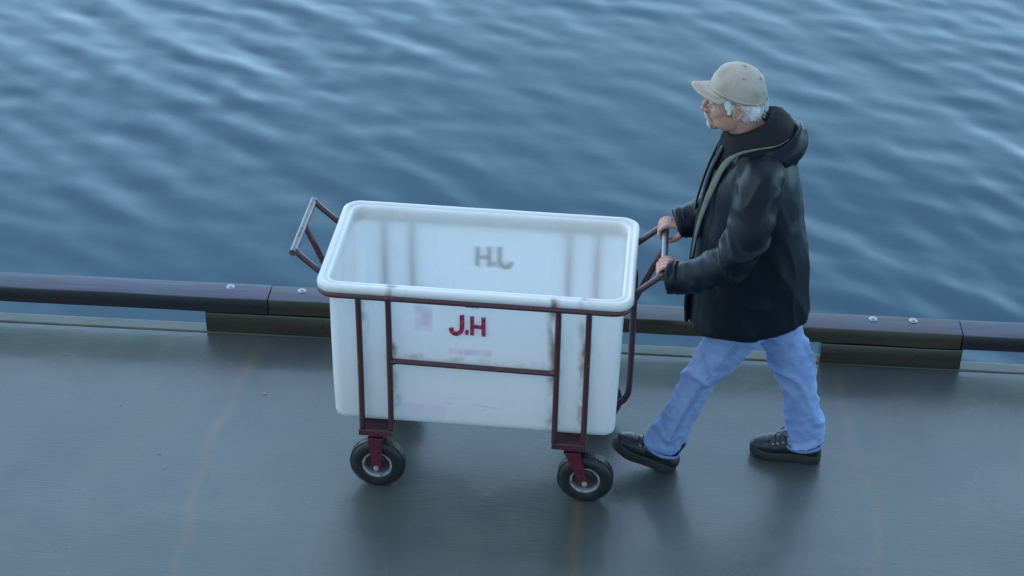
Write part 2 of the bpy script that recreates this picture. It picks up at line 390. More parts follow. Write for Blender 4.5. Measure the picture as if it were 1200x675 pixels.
rail = tag(empty('dock_curb', (0, 6.33, 0)), 'low timber bull rail raised on blocks along the edge of the wet dock', 'dock curb')
def timber(name, x0, x1, y0, y1, z0, z1, mat, label=None, seed=0):
    """long timber, split along x, slightly uneven edges, rounded arrises"""
    nx = max(4, int((x1-x0)/.06)); bm = bmesh.new(); b = .0045
    prof = [(y0+b, z0), (y1-b, z0), (y1, z0+b), (y1, z1-b), (y1-b, z1), (y0+b, z1), (y0+b*.3, z1-b*.3), (y0, z1-b), (y0, (z0+z1)/2), (y0, z0+b)]
    rings = []
    for i in range(nx+1):
        x = x0+(x1-x0)*i/nx; r_ = []
        for j, (y, z) in enumerate(prof):
            q = Vector((x*3, y*9+seed, z*9)); k = .0028
            r_.append(bm.verts.new((x, y-6.33+noise.noise(q)*k, z+noise.noise(q+Vector((7, 3, 1)))*k)))
        rings.append(r_)
    n = len(prof)
    for i in range(nx):
        for j in range(n): bm.faces.new((rings[i][j], rings[i][(j+1) % n], rings[i+1][(j+1) % n], rings[i+1][j]))
    bm.faces.new(rings[0]); bm.faces.new(rings[-1])
    o = from_bm(name, bm, mat, rail, sharp=R(25))
    if label: o['label'] = label
    return o
Y0, Y1, ZB, ZT = 6.268, 6.392, .107, .187
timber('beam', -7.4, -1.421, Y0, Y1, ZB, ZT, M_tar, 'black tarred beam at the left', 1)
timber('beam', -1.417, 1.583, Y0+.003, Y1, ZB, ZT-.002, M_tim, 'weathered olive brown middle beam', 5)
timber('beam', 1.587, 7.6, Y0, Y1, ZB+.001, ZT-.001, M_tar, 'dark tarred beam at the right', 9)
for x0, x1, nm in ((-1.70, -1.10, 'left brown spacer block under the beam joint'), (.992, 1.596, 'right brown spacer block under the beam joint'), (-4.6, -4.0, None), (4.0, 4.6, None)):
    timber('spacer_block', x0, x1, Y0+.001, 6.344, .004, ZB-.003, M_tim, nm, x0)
bmb = bmesh.new(); lathe(bmb, [(.019, 0), (.019, .0018), (.0105, .0025), (.010, .0045), (.0085, .0068), (.005, .0082), (.0005, .0088)], 20, 'Z')
bolt0 = from_bm('bolt_head', bmb, M_galv, rail); bolts = [(-1.599, .028), (-1.282, .024), (1.211, .027), (1.384, .029), (-4.4, .026), (-4.1, .026), (4.2, .027), (4.4, .027)]
for i, (x, y) in enumerate(bolts):
    o = bolt0 if i == 0 else bolt0.copy()
    if i: COL.objects.link(o)
    o.parent = rail; o.location = (x, y, ZT-.0005)

# small pale chips lying on the deck
chips = [(-1.358, 5.829, .006, 'pale chip on the deck just left of the cart bin'), (-1.94, 5.70, .005, 'pale chip on the deck farthest left, near the curb'),
         (-1.70, 5.39, .005, 'pale chip beside the faint rust streak, upper of two'), (-1.66, 5.30, .004, 'pale chip beside the faint rust streak, lower of two'),
         (-.09, 4.66, .005, 'pale chip on the deck at the bottom edge of the view')]
for x, y, r_, lb in chips:
    bm = bmesh.new(); ball(bm, (0, 0, 0), (r_*1.3, r_*.9, r_*.5), sub=1)
    for v in bm.verts: v.co *= 1+.25*noise.noise(v.co*400+Vector((x, y, 0)))
    o = from_bm('pale_chip', bm, M_chip); o.location = (x, y, r_*.3); tag(o, lb, 'debris chip', 'pale chips scattered on the deck')

# ------------------------------------------------------------------ cart
cart = tag(empty('bin_cart', (-.4221, 5.5161, 0), -.0339), 'white plastic bin cart in a maroon tube frame marked J.H with four pneumatic casters', 'cart')
def tub():
    """lofted rounded-rectangle shell: outer wall, rolled rim, inner wall, floor"""
    prof = [(.500, .235, .318, .033), (.522, .257, .320, .036), (.531, .266, .330, .040), (.534, .270, .348, .041), (.535, .274, .50, .042), (.536, .2765, .70, .044), (.537, .278, .885, .045),
            (.543, .286, .901, .048), (.560, .303, .907, .056), (.570, .313, .911, .061), (.5755, .3185, .919, .063), (.5765, .3195, .930, .064), (.574, .317, .941, .063), (.567, .310, .9465, .059),
            (.560, .303, .9465, .056), (.555, .298, .942, .053), (.551, .294, .939, .051), (.547, .290, .940, .050), (.542, .285, .943, .048), (.537, .279, .942, .046), (.534, .275, .936, .044), (.532, .2725, .925, .042), (.5315, .2715, .88, .040),
            (.5305, .2705, .70, .039), (.5295, .268, .50, .038), (.528, .264, .36, .036), (.519, .255, .335, .034), (.49, .228, .326, .030)]
    bm = bmesh.new(); rings = []
    for hx, hy, z, r in prof:
        P = []
        for cx, cy, a0 in ((hx-r, hy-r, 0), (-hx+r, hy-r, 90), (-hx+r, -hy+r, 180), (hx-r, -hy+r, 270)):
            for k in range(9):
                a = R(a0+90*k/8); P.append((cx+r*math.cos(a), cy+r*math.sin(a)))
            # straight run to the next corner gets extra points
            nxt = {0: (-hx+r, hy), 90: (-hx, -hy+r), 180: (hx-r, -hy), 270: (hx, hy-r)}[a0]
            for k in range(1, 14):
                t = k/14; P.append((P[-k][0]*(1-t)+nxt[0]*t if False else 0, 0)) if False else None
            x0, y0 = P[-1]
            for k in range(1, 14): P.append((x0+(nxt[0]-x0)*k/14, y0+(nxt[1]-y0)*k/14))
        ring = []
        for x, y in P:
            n_ = noise.noise(Vector((x*4, y*4, z*3)))*.0012
            bulge = 0
            if .36 < z < .88: bulge = .003*math.sin((z-.33)/.56*math.pi)
            l_ = math.hypot(x, y)
            ring.append(bm.verts.new((x*(1+(n_+bulge)/l_*.6), y+math.copysign(n_+bulge, y)*(.8 if abs(y) > .15 else 0), z+n_*.6)))
        rings.append(ring)
    n = len(rings[0])
    for i in range(len(rings)-1):
        for k in range(n): bm.faces.new((rings[i][k], rings[i][(k+1) % n], rings[i+1][(k+1) % n], rings[i+1][k]))
    bm.faces.new(rings[0][::-1]); bm.faces.new(rings[-1])
    return from_bm('bin', bm, M_tub, cart)
bin_ = tub()

# stencilled letters J . H, front and back
def stroke(bm, pts, w, depth, ysurf, sgn):
    """flat thick stroke in the xz plane at y = ysurf"""
    P = cr(pts, 4) if len(pts) > 2 else np.array(pts, float)
    L_, Rr = [], []
    for i, p in enumerate(P):
        t = P[min(i+1, len(P)-1)]-P[max(i-1, 0)]; t = t/np.linalg.norm(t); nrm = np.array([-t[1], t[0]])
        ww = w/2*(1+.12*noise.noise(Vector((p[0]*90, p[1]*90, 3))))
        L_.append(p+nrm*ww); Rr.append(p-nrm*ww)
    out = L_+Rr[::-1]
    fa = [bm.verts.new((x, ysurf, z)) for x, z in out]; ba = [bm.verts.new((x, ysurf-sgn*-1*depth*-1, z)) for x, z in out]
    n = len(out); m_ = len(P)
    for i in range(m_-1):
        bm.faces.new((fa[i], fa[i+1], fa[n-2-i], fa[n-1-i])); bm.faces.new((ba[i], ba[i+1], ba[n-2-i], ba[n-1-i]))
    for i in range(n): bm.faces.new((fa[i], fa[(i+1) % n], ba[(i+1) % n], ba[i]))
def jh(ys, sgn, mx, x0, z0, sc, nm):
    f = lambda pts: [((x0+mx*x*sc), z0+z*sc) for x, z in pts]
    for name, sts, w in (('letter_j', [[(.038, .080), (.038, .045), (.036, .018), (.024, .004), (.010, .004), (.002, .014), (.000, .026)]], .0135),
                         ('dot', [[(.056, .020), (.054, .002)]], .010),
                         ('letter_h', [[(.073, .078), (.073, .002)], [(.112, .076), (.113, .000)], [(.074, .037), (.113, .036)]], .0125)):
        bm = bmesh.new()
        for i, s_ in enumerate(sts): stroke(bm, f(s_), w*sc*(1.15 if nm == 'front' else 1.2)*(1.0 if i < 2 else .85),   .0045+.0002*i, ys, sgn)
        from_bm(name, bm, M_letter if nm == 'front' else M_ink, bin_, smooth=False)
jh(-.2830, 1, 1, -.082, .750, 1.06, 'front')
jh(.2830, -1, -1, .082, .706, 1.18, 'back')
bm = bmesh.new()     # tiny illegible printed mark above the letters
for i in range(7):
    x = -.026+i*.0075
    stroke(bm, [(x, .8715), (x+.001, .8815)], .003, .006, -.2840-.0001*(i % 2), 1)
    if i % 2: stroke(bm, [(x-.004, .8745), (x+.004, .8745)], .002, .006, -.2843, 1)
from_bm('printed_mark', bm, M_ink, bin_, smooth=False)

def tube(name, pts, r, mat=None, parent=None, n=6, seg=12, sm=True, caps='flat'):
    bm = bmesh.new(); sweep(bm, pts, [r]*len(pts), seg, n, caps=caps, smooth_path=sm, up=(.13, .21, .97))
    return from_bm(name, bm, mat or M_paint, parent or cart, sharp=R(50))
# top frame ring of tube right under the rim
def ringpts(hx, hy, r, z):
    P = []
    for cx, cy, a0 in ((hx-r, hy-r, 0), (-hx+r, hy-r, 90), (-hx+r, -hy+r, 180), (hx-r, -hy+r, 270)):
        for k in range(7):
            a = R(a0+90*k/6); P.append((cx+r*math.cos(a), cy+r*math.sin(a), z))
    return P
bm = bmesh.new(); P = ringpts(.566, .311, .062, .904); sweep(bm, P, [.0125]*len(P), 12, 1, closed=True, smooth_path=False)
from_bm('rim_tube', bm, M_paint, cart)
for sy in (-1, 1):
    for x in (-.42, -.31, .31, .42):
        tube('upright', [(x, sy*.309, .902), (x, sy*.299, .85), (x, sy*.294, .5), (x, sy*.300, .300)], .0115, n=2)
    if sy < 0: tube('cross_rail', [(-.299, sy*.294, .618), (.299, sy*.294, .612)], .0105, sm=False)
for sx in (-1, 1):
    # end hoop down the end wall and under the bin
    tube('end_hoop', [(sx*.564, 0, .902), (sx*.572, 0, .87), (sx*.576, 0, .6), (sx*.576, 0, .38), (sx*.572, 0, .335), (sx*.556, 0, .303), (sx*.53, 0, .288), (sx*.49, 0, .284), (sx*.43, 0, .284)], .0125, n=5)
    # mounting plate across under the bin
    bm = bmesh.new(); box(bm, (sx*.367, 0, .292), (.128, .640, .012), .003)
    from_bm('mounting_plate', bm, M_paint, cart, smooth=False)
    for sy in (-1, 1):
        bm = bmesh.new(); box(bm, (sx*.367, sy*.318, .297), (.130, .006, .026), .002)
        from_bm('plate_lip', bm, M_paint, cart, smooth=False)
    # push handle
    hb = tube('handle_bar', [(sx*.675, -.199, 1.0), (sx*.675, 0, 1.0), (sx*.675, .199, 1.0)], .0135, M_handle, n=3)
    for y in (-.184, .184): tube('handle_rail', [(sx*.548, y, .889), (sx*.667, y, .996)], .0115, parent=hb, sm=False)
    tube('handle_brace', [(sx*.577, .004, .77), (sx*.668, .004, .992)], .0115, parent=hb, sm=False)
bm = bmesh.new(); ball(bm, (0, 0, 0), (.0155, .0135, .0135), sub=2)
for v in bm.verts: v.co *= 1+.10*noise.noise(v.co*260)
weld0 = from_bm('weld_bead', bm, M_paint, cart)
wl_ = [(x, sy*.309, .900) for sy in (-1, 1) for x in (-.42, -.31, .31, .42)]+[(sx*.299, -.294, .615) for sx in (-1, 1)]+[(sx*.668, y, .998) for sx in (-1, 1) for y in (-.184, .184)]
for i, p in enumerate(wl_):
    o = weld0 if i == 0 else weld0.copy()
    if i: COL.objects.link(o)
    o.parent = cart; o.location = p
# longitudinal tube under the bin
tube('under_rail', [(-.43, 0, .284), (.43, 0, .284)], .0115, sm=False)

def caster(x, y, ang, label, tr=.058):
    """swivel pneumatic caster: fork part with wheel pieces as sub-parts; ang = trail direction"""
    e = empty('caster', (x, y, 0), ang, cart); zc, Rw = .108, .108
    if label: e['label'] = label
    bm = bmesh.new()
    box(bm, (0, 0, .2825), (.10, .085, .007), .002)
    lathe(bm, [(.036, .279), (.040, .272), (.040, .262), (.034, .256), (.034, .250)], 24, 'Z')
    box(bm, (.004, 0, .2455), (.062, .094, .009), .003)
    for sy in (-1, 1):
        y_ = sy*.043
        for (a, b, c2, d) in (((-.024, .250), (.034, .250), (tr+.016, zc-.012), (tr-.016, zc-.012)),):
            v = []
            for yy in (y_-.003, y_+.003):
                v.append([bm.verts.new((px, yy, pz)) for px, pz in (a, b, c2, d)])
            bm.faces.new(v[0]); bm.faces.new(v[1][::-1])
            for k in range(4): bm.faces.new((v[0][k], v[0][(k+1) % 4], v[1][(k+1) % 4], v[1][k]))
        for t in (.28, .5, .72):        # pressed ribs seen on the fork blade
            px, pz = (.005*(1-t)+tr*t, .25*(1-t)+zc*t); box(bm, (px, y_+sy*.0045, pz), (.034*(1-.25*t), .004, .007), .0015)
    from_bm('fork', bm, M_red, e, sharp=R(30))
    bm = bmesh.new()
    pr = []
    for k in range(19):                 # tyre section
        a = math.pi*2*k/18; rr_ = Rw-.031+.031*math.copysign(abs(math.cos(a))**.85, math.cos(a)); hh = .0285*math.copysign(abs(math.sin(a))**.8, math.sin(a)); pr.append((rr_, hh))
    lathe(bm, pr, 56, 'Y', (tr, 0, zc), cap=False)
    bmesh.ops.remove_doubles(bm, verts=bm.verts, dist=1e-5)
    from_bm('tyre', bm, M_tyre, e)
    bm = bmesh.new()
    for k in range(64):                 # tread lugs
        a = 2*math.pi*k/64
        for sy in (-1, 1):
            aa = a+(.056 if sy > 0 else 0)
            box(bm, (tr+math.cos(aa)*(Rw-.0022), sy*.011, zc+math.sin(aa)*(Rw-.0022)), (.005, .013, .0070), 0, rot=Euler((0, -aa, 0)))
    from_bm('tread', bm, M_tyre, e, smooth=False)
    bm = bmesh.new()
    lathe(bm, [(.056, -.020), (.0585, -.024), (.0585, -.027), (.055, -.0275), (.050, -.025), (.0475, -.016), (.0475, .016), (.050, .025), (.055, .0275), (.0585, .027), (.0585, .024), (.056, .020), (.056, -.020)], 48, 'Y', (tr, 0, zc), cap=False)
    from_bm('wheel_rim', bm, M_rim, e, sharp=R(35))
    bm = bmesh.new()
    lathe(bm, [(.0470, -.012), (.043, -.008), (.030, -.006), (.022, -.010), (.021, -.034), (.0105, -.034), (.0105, .034), (.021, .034), (.022, .010), (.030, .006), (.043, .008), (.0470, .012), (.0470, -.012)], 40, 'Y', (tr, 0, zc), cap=False)
    from_bm('wheel_disc', bm, M_disc, e, sharp=R(35))
    bm = bmesh.new()
    for sy in (-1, 1):
        lathe(bm, [(.011, sy*.0465), (.011, sy*.053), (.007, sy*.054), (.006, sy*.0575), (.001, sy*.058)], 6 if False else 14, 'Y', (tr, 0, zc))
    lathe(bm, [(.006, -.047), (.006, .047)], 12, 'Y', (tr, 0, zc))
    from_bm('axle_bolt', bm, M_galv, e, sharp=R(40))
caster(-.370, -.245, R(180), None, .004)
caster(.374, -.245, R(0), None)
caster(-.370, .255, R(180), None, .004)
caster(.384, .255, R(10), None)

# ------------------------------------------------------------------ person
person = tag(empty('person', (.6, 5.54, 0)), 'man in khaki cap, dark rain jacket and blue jeans pushing the bin cart', 'person')
OFF = Vector((-.6, -5.54, 0))
def wparent(name, me_or_bm, mat, parent=person, **k):
    """world-space mesh -> child of the person (its origin stays the person's base)"""
    if isinstance(me_or_bm, bmesh.types.BMesh):
        bm = me_or_bm; bmesh.ops.translate(bm, verts=bm.verts, vec=OFF); return from_bm(name, bm, mat, parent, **k)
    me_or_bm.transform(Matrix.Translation(OFF)); return link(name, me_or_bm, mat, parent)

# head frame: +X forward, +Y left, +Z up -> world
HC = Vector((.462, 5.535, 1.600))
yaw, pitch = math.pi+R(-2), R(1)
MH = Matrix.Translation(HC) @ Euler((0, pitch, yaw), 'XYZ').to_matrix().to_4x4()
CT = Vector((-.010, 0, .045))
MC = MH @ Matrix.Translation(CT) @ Matrix.Rotation(R(-10), 4, 'Y') @ Matrix.Translation(-CT)
def hbm(fn, mx=None):
    bm = bmesh.new(); fn(bm); bm.transform(mx or MH); return bm

def head_parts(bm):
    ball(bm, (-.004, 0, .030), (.096, .076, .092))
    ball(bm, (.018, 0, -.012), (.072, .066, .085))
    ball(bm, (.030, 0, -.062), (.052, .054, .050))            # jaw
    ball(bm, (.064, 0, -.092), (.026, .029, .024))            # chin
    ball(bm, (.057, 0, -.050), (.032, .039, .046))            # muzzle
    ball(bm, (.076, 0, .020), (.020, .052, .014))             # brow
    for s in (-1, 1):
        ball(bm, (.050, s*.036, -.034), (.034, .026, .034))   # cheek
        ball(bm, (.024, s*.045, -.064), (.048, .020, .038))   # jaw line
    sweep(bm, [(.082, 0, .012), (.100, 0, -.012), (.113, 0, -.034), (.100, 0, -.044)], [.009, .010, .0115, .009], 10, 3)   # nose
    for s in (-1, 1): ball(bm, (.096, s*.012, -.040), (.011, .008, .008), sub=2)
    ball(bm, (.086, 0, -.066), (.007, .021, .0045), sub=2); ball(bm, (.085, 0, -.076), (.007, .018, .005), sub=2)          # lips
    for s in (-1, 1):                                          # ears
        bmesh_rot = Euler((0, R(-12), s*R(18)))
        ball(bm, (-.008, s*.079, -.016), (.018, .007, .031), bmesh_rot)
        sweep(bm, [(-.002, s*.083, .010), (-.016, s*.089, .012), (-.026, s*.090, -.004), (-.020, s*.087, -.026), (-.008, s*.083, -.040), (.002, s*.081, -.044)], [.004, .005, .005, .0045, .0055, .005], 8, 3)
        sweep(bm, [(.0, s*.081, .004), (.004, s*.082, -.010), (.001, s*.082, -.022)], [.003, .004, .004], 8, 3)

def hand(bm, B, side, tilt=0):
    """hand closed over the handle bar (runs along y) at B; side=+1: thumb towards -y (his right hand)"""
    t = side; nv = len(bm.verts)
    off = [-.031*t, -.0105*t, .0105*t, .030*t]; sc = [1, 1.05, 1.0, .84]
    # palm and wrist
    sweep(bm, [(B[0]+.150, B[1]+.004*t, B[2]+.052), (B[0]+.115, B[1], B[2]+.047), (B[0]+.080, B[1], B[2]+.042), (B[0]+.042, B[1], B[2]+.031)], [(.026, .021), (.034, .018), (.041, .0155), (.039, .012)], 16, 4)
    for o, s in zip(off, sc):
        y = B[1]+o; r = .0095*(.86 if s < .9 else 1)
        P = [(B[0]+.045, y*.985+B[1]*.015, B[2]+.031), (B[0]+.040, y, B[2]+.033), (B[0]+.016, y, B[2]+.0345*s), (B[0]-.005, y, B[2]+.032), (B[0]-.0235, y, B[2]+.014), (B[0]-.0245, y, B[2]-.008), (B[0]-.010, y+.001, B[2]-.0245), (B[0]+.006*s, y+.001, B[2]-.025)]
        sweep(bm, P, [r*1.12, r*1.15, r*.98, r*1.06, r*.95, r*.96, r*.86, r*.78], 10, 3)
        ball(bm, (B[0]+.040, y, B[2]+.037), (.011, .0085, .008), sub=2)
    y = B[1]-.034*t
    sweep(bm, [(B[0]+.085, y+.018*t, B[2]+.040), (B[0]+.064, y-.002*t, B[2]+.024), (B[0]+.045, y-.012*t, B[2]+.002), (B[0]+.026, y-.008*t, B[2]-.019), (B[0]+.010, y-.002*t, B[2]-.0265)], [.017, .0155, .0125, .0118, .0095], 12, 3)
    bm.verts.ensure_lookup_table()
    bmesh.ops.rotate(bm, verts=bm.verts[nv:], cent=Vector(B), matrix=Matrix.Rotation(tilt, 3, 'Y'))

bodybm = bmesh.new()
hb_ = hbm(head_parts); tmp = bpy.data.meshes.new('t'); hb_.to_mesh(tmp); hb_.free(); bodybm.from_mesh(tmp)
NK = MH @ Vector((-.018, 0, -.075))
def cap_(pts, rad, **k): sweep(bodybm, [tuple(p) for p in pts], rad, 18, 4, up=k.get('up', (.3, .1, .95)))
cap_([MH @ Vector((.005, 0, -.040)), NK, (.535, 5.538, 1.465), (.570, 5.54, 1.40)], [.056, .057, .061, .075])
cap_([(.600, 5.54, .86), (.605, 5.54, 1.02), (.585, 5.54, 1.2), (.575, 5.54, 1.36)], [(.165, .12), (.150, .11), (.165, .12), (.165, .09)], up=(1, 0, .1))
BARL, BARR = Vector((.2528, 5.347, 1.0)), Vector((.2588, 5.640, 1.0))
SHL, ELL, WRL = (.550, 5.395, 1.360), (.492, 5.270, 1.110), (BARL.x+.158, BARL.y-.004, .990)
SHR, ELR, WRR = (.565, 5.695, 1.365), (.520, 5.795, 1.140), (BARR.x+.150, BARR.y+.004, 1.042)
cap_([SHL, ELL], [.040, .036]); cap_([ELL, WRL], [.036, .027]); cap_([SHR, ELR], [.040, .036]); cap_([ELR, WRR], [.036, .027])
cap_([(.570, 5.54, 1.38), SHL], [.06, .042]); cap_([(.570, 5.54, 1.38), SHR], [.06, .042])
HPL, KNL, ANL = (.605, 5.465, .86), (.432, 5.462, .478), (.318, 5.470, .115)
HPR, KNR, ANR = (.615, 5.615, .86), (.775, 5.60, .468), (.866, 5.592, .085)
for hp, kn, an in ((HPL, KNL, ANL), (HPR, KNR, ANR)): cap_([hp, kn], [.082, .052]); cap_([kn, an], [.05, .036])
# feet inside the boots
cap_([ANL, (.262, 5.472, .072), (.175, 5.475, .080)], [.036, .030, .022]); cap_([ANR, (.82, 5.597, .045), (.73, 5.610, .034)], [.036, .030, .022])
hand(bodybm, BARR, 1, R(4)); hand(bodybm, BARL, -1, R(24))
me = remesh(bodybm, .0034, 6, .5)
wparent('body', me, M_skin)
# ring on his right hand
bm = bmesh.new(); P = [(BARR.x+.016+.0*math.cos(a), BARR.y+.0105+.0108*math.cos(a), BARR.z+.0345+.0108*math.sin(a)) for a in np.linspace(0, 2*math.pi, 17)[:-1]]
sweep(bm, P, [.0017]*16, 6, 1, closed=True, smooth_path=False, up=(1, 0, 0)); wparent('finger_ring', bm, M_galv)
# eyes
for s in (-1, 1):
    e = wparent('eye', hbm(lambda b: ball(b, (.0815, s*.030, .004), .0118)), M_eye)
    wparent('pupil', hbm(lambda b: ball(b, (.0905, s*.030, .003), (.004, .0055, .0055))), M_pupil, e)
    wparent('eyebrow', hbm(lambda b: sweep(b, [(.096, s*.014, .021), (.093, s*.032, .026), (.080, s*.050, .020)], [.0045, .005, .003], 8, 4)), M_hair)

# hair: band below the cap, round the back, with sideburns
def hair(bm):
    ball(bm, (-.026, 0, .002), (.0745, .0815, .060))
    for s in (-1, 1):
        ball(bm, (-.045, s*.050, -.015), (.045, .028, .042))
        sweep(bm, [(.030, s*.069, .030), (.025, s*.0735, .005), (.018, s*.073, -.022)], [(.010, .016), (.007, .013), (.004, .008)], 10, 4, up=(1, 0, 0))
    ball(bm, (-.068, 0, -.030), (.034, .062, .034))
me = remesh(hbm(hair), .0032, 2)
displace(me, lambda p, n: .0018*noise.noise(Vector((p.x*70, p.y*70, p.z*22)))+.002*noise.noise(p*160))
hair_o = wparent('hair', me, M_hair)
# loose wisps of hair
bm = bmesh.new()
for i in range(420):
    a = random.uniform(R(55), R(305)); z0 = random.uniform(-.038, .02)
    rr0 = (.084*abs(math.cos(a))+.0, .080)
    p0 = Vector((-.024+.084*math.cos(a), .0805*math.sin(a), z0)); 
    if abs(a-math.pi) > R(85) and z0 < -.01: continue
    d = Vector((-.008, .004*math.copysign(1, math.sin(a)), -.020))*random.uniform(.35, .8)
    d += Vector((random.uniform(-.006, .006), random.uniform(-.006, .006), 0))
    sweep(bm, [p0, p0+d*.5+Vector((math.cos(a), math.sin(a), 0))*.003, p0+d], [.0010, .0008, .0003], 4, 2)
bm.transform(MH); o = wparent('hair_strands', bm, M_hair, hair_o); o['kind'] = 'stuff'
def beard(bm):
    sweep(bm, [(.088, .028, -.072), (.099, .012, -.058), (.102, 0, -.056), (.099, -.012, -.058), (.088, -.028, -.072)], [.004, .0052, .005, .0052, .004], 10, 4)
    ball(bm, (.082, 0, -.096), (.014, .019, .016)); ball(bm, (.075, 0, -.107), (.014, .016, .010))
    for s in (-1, 1): sweep(bm, [(.088, s*.028, -.072), (.084, s*.028, -.088), (.078, s*.018, -.104)], [.0035, .0045, .006], 8, 3)
me = remesh(hbm(beard), .0024, 1); displace(me, lambda p, n: .0022*noise.noise(Vector((p.x*150, p.y*150, p.z*60))))
wparent('goatee', me, M_beard)

# cap
def crown(bm):
    rings = []; seg = 48; CX, CZ = -.010, .032
    for i in range(15):
        t = i/14; a = t*math.pi/2
        ring = []
        zz = .100*math.sin(a)**.95; cr_ = math.cos(a)**.76
        for k in range(seg):
            b = 2*math.pi*k/seg
            seam = abs(((b+math.pi/6) % (math.pi/3))-math.pi/6)        # six panels
            dd = -.0034*math.exp(-(seam/.045)**2)*(1-t*.7)
            dent = .0085*noise.noise(Vector((math.cos(b)*2.2, math.sin(b)*2.2, zz*30)))*min(1, t*3)
            x = (.103+dd+dent)*cr_*math.cos(b); y = (.088+dd+dent)*cr_*math.sin(b)
            front = max(0, math.cos(b))
            z = zz+.010*front*math.sin(a)*cr_ - (.016*(1-math.cos(b))*.5)*(1-t)
            ring.append(bm.verts.new((CX+x, y, CZ+z)))
        rings.append(ring)
    # inside shell
    inner = []
    for i in (0, 4, 9):
        inner.append([bm.verts.new(((v.co.x-CX)*.965+CX, v.co.y*.965, CZ+(v.co.z-CZ)*.965)) for v in rings[i]])
    for i in range(len(rings)-1):
        for k in range(seg): bm.faces.new((rings[i][k], rings[i][(k+1) % seg], rings[i+1][(k+1) % seg], rings[i+1][k]))
    bm.faces.new(rings[-1])
    for k in range(seg): bm.faces.new((rings[0][(k+1) % seg], rings[0][k], inner[0][k], inner[0][(k+1) % seg]))
    for i in range(2):
        for k in range(seg): bm.faces.new((inner[i][(k+1) % seg], inner[i][k], inner[i+1][k], inner[i+1][(k+1) % seg]))
    bm.faces.new(inner[-1][::-1])
cap = wparent('cap', hbm(crown, MC), M_cap)
def visor(bm):
    top, bot = [], []
    for i in range(9):
        s = i/8; r1, r2 = [], []
        for k in range(21):
            b = R(-66+132*k/20)
            ex = .098*math.cos(b)-.012; ey = .0865*math.sin(b)
            ln = .070*(math.cos(b*1.25)**.55 if math.cos(b*1.25) > 0 else 0)
            x = ex+ln*s; y = ey*(1-.02*s)
            z = .034-.012*s-.0*s - (y/.0865)**2*.030*(.5+.5*s) + .004
            r1.append(bm.verts.new((x, y, z+.0016))); r2.append(bm.verts.new((x, y, z-.0016)))
        top.append(r1); bot.append(r2)
    for i in range(8):
        for k in range(20):
            bm.faces.new((top[i][k], top[i+1][k], top[i+1][k+1], top[i][k+1])); bm.faces.new((bot[i][k], bot[i][k+1], bot[i+1][k+1], bot[i+1][k]))
    for k in range(20):
        bm.faces.new((top[8][k], bot[8][k], bot[8][k+1], top[8][k+1])); bm.faces.new((top[0][k], top[0][k+1], bot[0][k+1], bot[0][k]))
    for i in range(8):
        for k in (0, 20): bm.faces.new((top[i][k], top[i+1][k], bot[i+1][k], bot[i][k]))
wparent('visor', hbm(visor, MC), M_cap, cap)
def stitches(bm):
    for off in (.012, .024):
        P = []
        for k in range(41):
            b = R(-60+120*k/40); ln = max(0, .070*max(0, math.cos(b*1.25))**.55-off)
            x = .098*math.cos(b)-.012+ln; y = .0865*math.sin(b)
            s = min(1, ln/.07); P.append((x, y, .0402-.012*s-(y/.0865)**2*.030*(.5+.5*s)))
        sweep(bm, P, [.0005]*41, 4, 1, smooth_path=False)
wparent('stitching', hbm(stitches, MC), M_thread, cap)
wparent('top_button', hbm(lambda b: ball(b, (-.008, 0, .134), (.008, .008, .0035)), MC), M_cap, cap)
for b in (30, 90, 150, 210, 270, 330):
    def ey(bm, b=b):
        a = R(52); cr_ = math.cos(a)**.76; c = Vector((-.010+.104*cr_*math.cos(R(b)), .089*cr_*math.sin(R(b)), .032+.100*math.sin(a)**.95+.006*max(0, math.cos(R(b)))))
        ball(bm, Vector((-.010, 0, .05))+(c-Vector((-.010, 0, .05)))*.972, .0036, sub=2)
    wparent('eyelet', hbm(ey, MC), M_thread, cap)
def band(bm):   # sweat-band seam round the lower edge
    P = []
    for k in range(60):
        b = 2*math.pi*k/60; P.append((-.010+.1028*math.cos(b), .0878*math.sin(b), .040-.016*(1-math.cos(b))*.5))
    sweep(bm, P, [(.0012, .0045)]*60, 6, 1, closed=True, smooth_path=False)
wparent('edge_band', hbm(band, MC), M_cap, cap)
wparent('back_strap', hbm(lambda b: box(b, (-.1145, 0, .028), (.003, .034, .016), .001), MC), M_thread, cap)

# jacket ------------------------------------------------------------
jb = bmesh.new()
